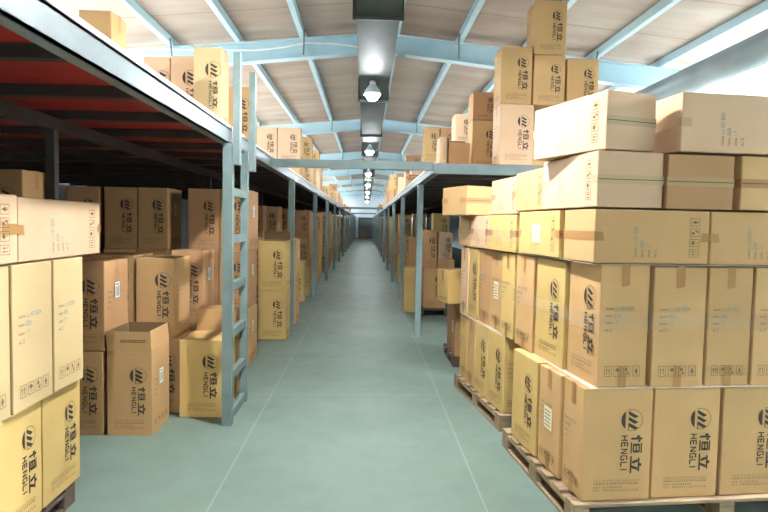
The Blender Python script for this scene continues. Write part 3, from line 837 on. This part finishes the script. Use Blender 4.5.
cd('taped lying carton on top at the left picture edge, symbols on end', 1.975, (.42, .31, .77), 'lieYf', zz, 'pale', -1.56, parts='TX', drop=.12)

GL = 'cartons under the left platform'
def cl(label, x0, x1, y, z, h, d=.45, skin='tan', parts='LTXS', ori='up', yaw=0, **k):
    return carton(label, (x0, y), R_(yaw), (round(x1 - x0, 3), d, h), ori, skin, z, GL, parts, **k)
for i, (z, nmz) in enumerate(((0, 'bottom'), (.632, 'middle'), (1.264, 'top'))):
    cl('carton in the column behind the left foreground stack, %s one' % nmz, -2.44, -2.095, 3.74, z, .62, .32, 'tan', 'LTX')
cl('open-topped carton with raised flaps standing on the floor, left of the ladder', -1.875, -1.547, 4.385, 0, .622, .40, 'tan', 'LXS',
   open_flaps=[('f', .150, R_(3)), ('b', .155, R_(2)), ('l', .150, R_(3)), ('r', .155, R_(-4))])
cl('bottom carton with logo just left of the open-topped carton', -2.235, -1.895, 4.385, 0, .625, .44)
cl('upright carton stacked left of the open-topped carton, barcode on side', -2.225, -1.885, 4.385, .628, .655, .44, 'brown')
cl('floor carton tucked behind the open-topped carton', -1.862, -1.50, 4.925, 0, .622, .44)
cl('upright logo carton standing behind and above the open-topped carton', -1.868, -1.555, 4.93, .625, .655, .44, 'tan', 'LTX')
cl('floor carton in second rank, hidden behind left floor cartons', -2.25, -1.885, 4.94, 0, .64, .44)
cl('carton peeking out between two logo cartons in second rank', -2.24, -1.885, 4.95, .643, .655, .44)
cl('carton with logo standing on floor directly left of the ladder', -1.482, -1.128, 4.815, 0, .632, .44, 'yellow', 'LTX')
for i, (z, nmz) in enumerate(((0, 'bottom'), (.272, 'middle'), (.544, 'top'))):
    cl('low carton lying behind the ladder-side carton, %s of three' % nmz, -1.485, -1.125, 5.30, z, .27, .28, 'tan', 'T')
cl('floor carton in third rank behind the low lying cartons', -1.85, -1.50, 5.6, 0, .64, .40)
cl('carton with barcode in third rank, above and behind the low lying cartons', -1.80, -1.50, 5.6, .643, .67, .40, 'brown')
tn = ['bottom', 'middle', 'top']
cols = [(-3.20, -2.84, 'farthest left column', 'brown', .5), (-2.80, -2.455, 'second column', 'tan', .5), (-2.445, -2.125, 'third column', 'tan', .5), (-1.914, -1.578, 'fourth column', 'brown', .55), (-1.574, -1.262, 'column beside the ladder', 'brown', .58)]
for x0, x1, nmc, sk, dp in cols:
    for i in range(3):
        cl('%s carton of %s in the back rank behind the ladder' % (tn[i], nmc), x0, x1, 6.49 + (.02 if i == 2 else 0), (0, .634, 1.27)[i], (.63, .632, .66)[i], dp, sk if i else 'tan', 'LTXS', yaw=(.8 if i == 1 else 0))
cl('bottom carton with logo beside the first aisle post past the ladder', -1.43, -1.052, 8.05, 0, .662, .42, 'yellow', 'LTX')
cl('open carton with raised back flap beside the first aisle post past the ladder', -1.43, -1.055, 8.05, .665, .665, .42, 'yellow', 'LX',
   open_flaps=[('b', .12, R_(5)), ('l', .09, R_(60)), ('r', .09, R_(75))])
for i in range(2):
    cl('%s carton just beyond the first aisle post past the ladder' % ('lower', 'upper')[i], -1.42, -1.06, 9.3, .665 * i, .66, .45, 'tan')
cl('tall single carton on floor before the second aisle post past the ladder', -1.60, -1.22, 11.9, 0, .80, .45, 'yellow', 'LTX')

# right, beyond the pallets
GR = 'cartons under the right platform'
def cr(label, x0, x1, y, z, h, d=.4, skin='tan', parts='LTX', **k):
    return carton(label, (x0, y), 0, (round(x1 - x0, 3), d, h), 'up', skin, z, GR, parts, **k)
pallet('small dark pallet beyond the first right aisle post', (.94, 10.32), 0, 1.0, 1.0, .125, 'dark_wood')
cr('upright carton on small dark pallet beyond first right post', 1.02, 1.41, 10.4, .128, .70, .45, 'tan')
cr('carton at aisle side of the small dark pallet beyond first right post', .70, .925, 10.75, 0, .80, .42, 'yellow', 'TX')
cr('dark brown tall carton standing on the small pallet load', 1.0, 1.25, 10.42, .83, .66, .4, 'brown')
cr('low flat carton on top of the small pallet load', 1.26, 1.56, 10.42, .83, .16, .4, 'brown', 'T')
cr('pinkish carton with pale top on the small pallet load', 1.27, 1.52, 10.43, .992, .46, .38, 'pale')
cr('yellow floor carton at aisle edge beyond second right post, left one', .86, 1.06, 15.9, 0, .755, .4, 'yellow')
cr('yellow floor carton at aisle edge beyond second right post, right one', 1.09, 1.42, 15.95, 0, .755, .4, 'yellow')
rk = random.Random(11)
def rank(side, y, xs, tiers, w, dp, labelbase, group, z0=0., skins=('brown', 'tan', 'brown', 'yellow'), hs=.62):
    for ci, x in enumerate(xs):
        z = z0
        nt = tiers if ci == 0 else max(1, tiers + rk.choice((0, 0, -1)))
        for ti in range(nt):
            h = hs + rk.uniform(-.02, .03)
            wq = round(w, 2); hq = round(h, 2)
            x0 = x - wq if side == 'left' else x
            tier = ['bottom', 'second', 'third', 'fourth'][ti]
            colw = ['aisle column', 'second column', 'third column', 'fourth column'][ci]
            carton('%s carton, %s, %s' % (tier, colw, labelbase), (x0 + rk.uniform(-.01, .01), y + rk.uniform(-.01, .02)), R_(rk.uniform(-.7, .7)), (wq, dp, hq), 'up', rk.choice(skins), z, group, 'LT', far=True)
            z += hq + .003
ords = ['first', 'second', 'third', 'fourth', 'fifth', 'sixth', 'seventh', 'eighth', 'ninth', 'tenth', 'eleventh', 'twelfth', 'thirteenth', 'fourteenth']
def where(side, y):
    base, st = (8.55, 3.9) if side == 'left' else (8.375, 4.0)
    n = int((y - base) // st); n = max(0, min(12, n)); f = (y - base) / st - n
    return '%s %s post under %s platform' % ('just past' if f < .3 else ('past' if f < .6 else 'well past'), ords[n], side)
# under the left platform
for y, xs, tr in ((10.3, [-1.75, -2.19, -2.63], 3), (11.2, [-1.62], 3), (13.0, [-1.22, -1.66], 3), (14.5, [-1.3, -1.74], 3), (15.7, [-1.24], 2), (17.6, [-1.3, -1.74], 3), (19.0, [-1.2], 3),
                  (20.9, [-1.24, -1.68], 3), (22.6, [-1.28], 3), (24.9, [-1.2], 3), (26.6, [-1.25], 2), (28.9, [-1.25], 3), (32.6, [-1.2], 3), (36.6, [-1.25], 3), (40.4, [-1.2], 3), (44.4, [-1.25], 3), (48.3, [-1.2], 2)):
    rank('left', y, xs, tr, .38, .45, where('left', y), GL)
for y, xs, tr in ((9.0, [1.6], 3), (13.0, [.95, 1.4], 2), (13.8, [1.55], 3), (17.8, [.98, 1.4], 3), (19.5, [.9], 2), (21.3, [.95], 3), (23.2, [.9], 3), (25.4, [.95], 2), (27.5, [.9], 3), (30.0, [.92], 3), (34.0, [.9], 3), (38.0, [.95], 3), (42.5, [.9], 3), (47.0, [.9], 2)):
    rank('right', y, xs, tr, .38, .45, where('right', y), GR)
cartn = carton('lone brown carton on the floor in front of the far grey door', (-.48, 61.3), 0, (.48, .4, .72), 'up', 'brown', 0, None, 'T', far=True)

# on top of the left platform
GT = 'cartons on top of the left platform'
ZL = 2.326
def ct(label, x0, x1, y, h, z=ZL, d=.3, skin='tan', parts='LTX', grp=GT, **k):
    return carton(label, (x0, y), 0, (round(x1 - x0, 3), d, h), 'up', skin, z, grp, parts, **k)
ct('carton on the left platform edge, nearest the camera', -1.865, -1.65, 3.97, .60, d=.25, skin='tan', parts='TX')
ct('logo carton on the left platform, left of two set back from the edge', -1.91, -1.68, 5.22, .645, skin='pale')
ct('logo carton on the left platform, right of two set back from the edge', -1.672, -1.44, 5.2, .65, skin='pale')
ct('tall carton on left platform edge with orange tape, left of the ladder handrail', -1.40, -1.17, 4.9, .65, d=.26, skin='cream', drop=.09)
ct('carton on the left platform right behind the ladder handrail', -1.45, -1.16, 6.1, .60, skin='tan')
ct('low carton under the paired logo cartons on left platform, left one', -2.0, -1.62, 10.55, .30, d=.4, parts='T')
ct('low carton under the paired logo cartons on left platform, right one', -1.60, -1.16, 10.55, .30, d=.4, parts='T')
ct('paired logo carton on left platform above cross beam, left one', -1.95, -1.575, 10.6, .60, z=ZL + .303, d=.3, skin='pale')
ct('paired logo carton on left platform above cross beam, right one', -1.565, -1.165, 10.6, .60, z=ZL + .303, d=.3, skin='pale')
# and of the right platform
GU = 'cartons on top of the right platform'
ZR = 2.27
def cu(label, x0, x1, y, h, z=ZR, d=.3, skin='tan', parts='LTX', **k):
    return ct(label, x0, x1, y, h, z, d, skin, parts, GU, **k)
cu('film-wrapped white-sided carton at the foot of the tall right platform stack', 1.465, 1.85, 6.70, .675, skin='pale', d=.36)
cu('carton at the foot of right platform stack behind the pallet stack', 1.86, 2.20, 6.75, .62, skin='tan', d=.36)
cu('carton with taped top flap in the middle of the right platform stack, left one', 1.468, 1.82, 6.72, .635, z=ZR + .678, skin='tan', d=.36, drop=.16)
cu('logo carton in the middle of the right platform stack, right one', 1.832, 2.19, 6.72, .55, z=ZR + .678, skin='tan', d=.36)
cu('topmost logo carton of the right platform stack, near the roof', 1.828, 2.185, 6.70, .58, z=ZR + 1.231, skin='tan', d=.36)
cu('bottom carton right of the tall right platform stack', 2.215, 2.58, 6.75, .60, skin='tan', d=.36)
cu('logo carton right of the tall right platform stack, against blue rafter', 2.215, 2.575, 6.74, .605, z=ZR + .603, skin='tan', d=.36)
cu('logo carton left of the tall right platform stack, lower of two', 1.285, 1.615, 7.4, .61, skin='tan', d=.36)
cu('carton with round emblem left of the tall right platform stack, upper of two', 1.285, 1.60, 7.4, .34, z=ZR + .613, skin='brown', d=.36, parts='LT')
cu('low open brown carton on front edge of right platform', .97, 1.22, 7.15, .30, skin='brown', d=.34, parts='T', open_flaps=[('b', .06, R_(4)), ('l', .07, R_(6))])
cu('pale narrow carton left of low open carton on right platform', .86, .96, 7.2, .37, skin='pale', d=.3, parts='T')
cu('bright carton behind the low open carton on right platform, lower one', 1.2, 1.5, 9.0, .55, skin='pale', d=.36)
cu('bright carton behind the low open carton on right platform, upper one', 1.3, 1.55, 9.0, .42, z=ZR + .553, skin='pale', d=.36, parts='LT')
for i in range(2):
    cu('%s emblem carton at right platform edge above the first aisle post' % ('lower', 'upper')[i], 1.06, 1.34, 11.3, (.52, .62)[i], z=ZR + .523 * i, skin=('yellow', 'tan')[i], d=.34)
    cu('%s carton beside the emblem cartons at right platform edge' % ('lower', 'upper')[i], 1.37, 1.67, 11.35, (.54, .60)[i], z=ZR + .543 * i, skin='brown', d=.34)
cu('torn open small carton on right platform edge near the emblem cartons', .80, 1.02, 11.2, .14, skin='brown', d=.3, parts='T', open_flaps=[('f', .10, R_(50)), ('l', .10, R_(45)), ('b', .12, R_(15)), ('r', .1, R_(4))])
rk2 = random.Random(4)
for side, zz_, gp in (('left', ZL, GT), ('right', ZR, GU)):
    y = 12.3 if side == 'left' else 13.2; k = 0
    while y < 52:
        x = -1.2 - rk2.uniform(0, .25) if side == 'left' else .85 + rk2.uniform(0, .25)
        n = rk2.choice((1, 1, 2)) if y < 36 else 1
        z = zz_
        for i in range(n):
            h = round(rk2.choice((.42, .55, .6)), 2); w = rk2.choice((.34, .38))
            b0, st = (8.55, 3.9) if side == 'left' else (8.375, 4.0)
            carton('%s carton on top of the %s platform edge, %s in the receding row' % (('lower', 'upper')[i] if n == 2 else 'single', side, ['first', 'second', 'third', 'fourth', 'fifth', 'sixth', 'seventh', 'eighth', 'ninth', 'tenth', '11th', '12th', '13th', '14th', '15th', '16th', '17th', '18th', '19th', '20th', '21st', '22nd', '23rd', '24th', '25th', '26th', '27th', '28th', '29th', '30th'][k]),
                   (x - (w if side == 'left' else 0), y), R_(rk2.uniform(-2, 2)), (w, .4, h), 'up', rk2.choice(('tan', 'brown', 'pale')), z, gp, 'LT', far=True)
            z += h + .003
        k += 1
        y += rk2.choice((.9, 1.4, 1.4, 2.0)) * (1 if y < 30 else 1.6)

# ------------------------------------------------------------------ camera
F_PX = 600.0
psi, p, r = R_(1.7767), R_(3.1622), R_(1.1)
Fw = Vector((math.sin(psi) * math.cos(p), math.cos(psi) * math.cos(p), -math.sin(p)))
Rt0 = Vector((math.cos(psi), -math.sin(psi), 0)); Up0 = Rt0.cross(Fw)
Rt = Rt0 * math.cos(r) + Up0 * math.sin(r); Up = Up0 * math.cos(r) - Rt0 * math.sin(r)
cam = bpy.data.cameras.new('camera'); co = bpy.data.objects.new('camera', cam); col.objects.link(co)
m3 = Matrix((Rt, Up, -Fw)).transposed()
co.matrix_world = Matrix.Translation((0, 0, 1.6)) @ m3.to_4x4()
cam.sensor_fit = 'HORIZONTAL'; cam.sensor_width = 36; cam.lens = F_PX / 768 * 36
cam.clip_start = .05; cam.clip_end = 300
scene.camera = co

# ------------------------------------------------------------------ light: daylight through the skylights, lit bulbs, added lamps out of view
w = bpy.data.worlds.new('sky'); scene.world = w; w.use_nodes = True
bg = w.node_tree.nodes['Background']; bg.inputs[0].default_value = (0.90, 0.96, 1.0, 1); bg.inputs[1].default_value = 10.0
for (a, b) in (SKL, SKR):
    l = bpy.data.lights.new('skylight_portal', 'AREA'); l.shape = 'RECTANGLE'; l.size = (b - a); l.size_y = Y1 - SKY0
    l.cycles.is_portal = True
    o = bpy.data.objects.new('skylight_portal', l); col.objects.link(o)
    o.location = ((a + b) / 2, (SKY0 + Y1) / 2, roof_z((a + b) / 2) + .09)
    o.rotation_euler = (0, math.atan(PITCH) * (1 if a > 0 else -1), 0)
scene.view_settings.view_transform = 'Standard'; scene.view_settings.look = 'None'
scene.view_settings.gamma = 1; scene.view_settings.use_curve_mapping = False
scene.view_settings.exposure = 1.83
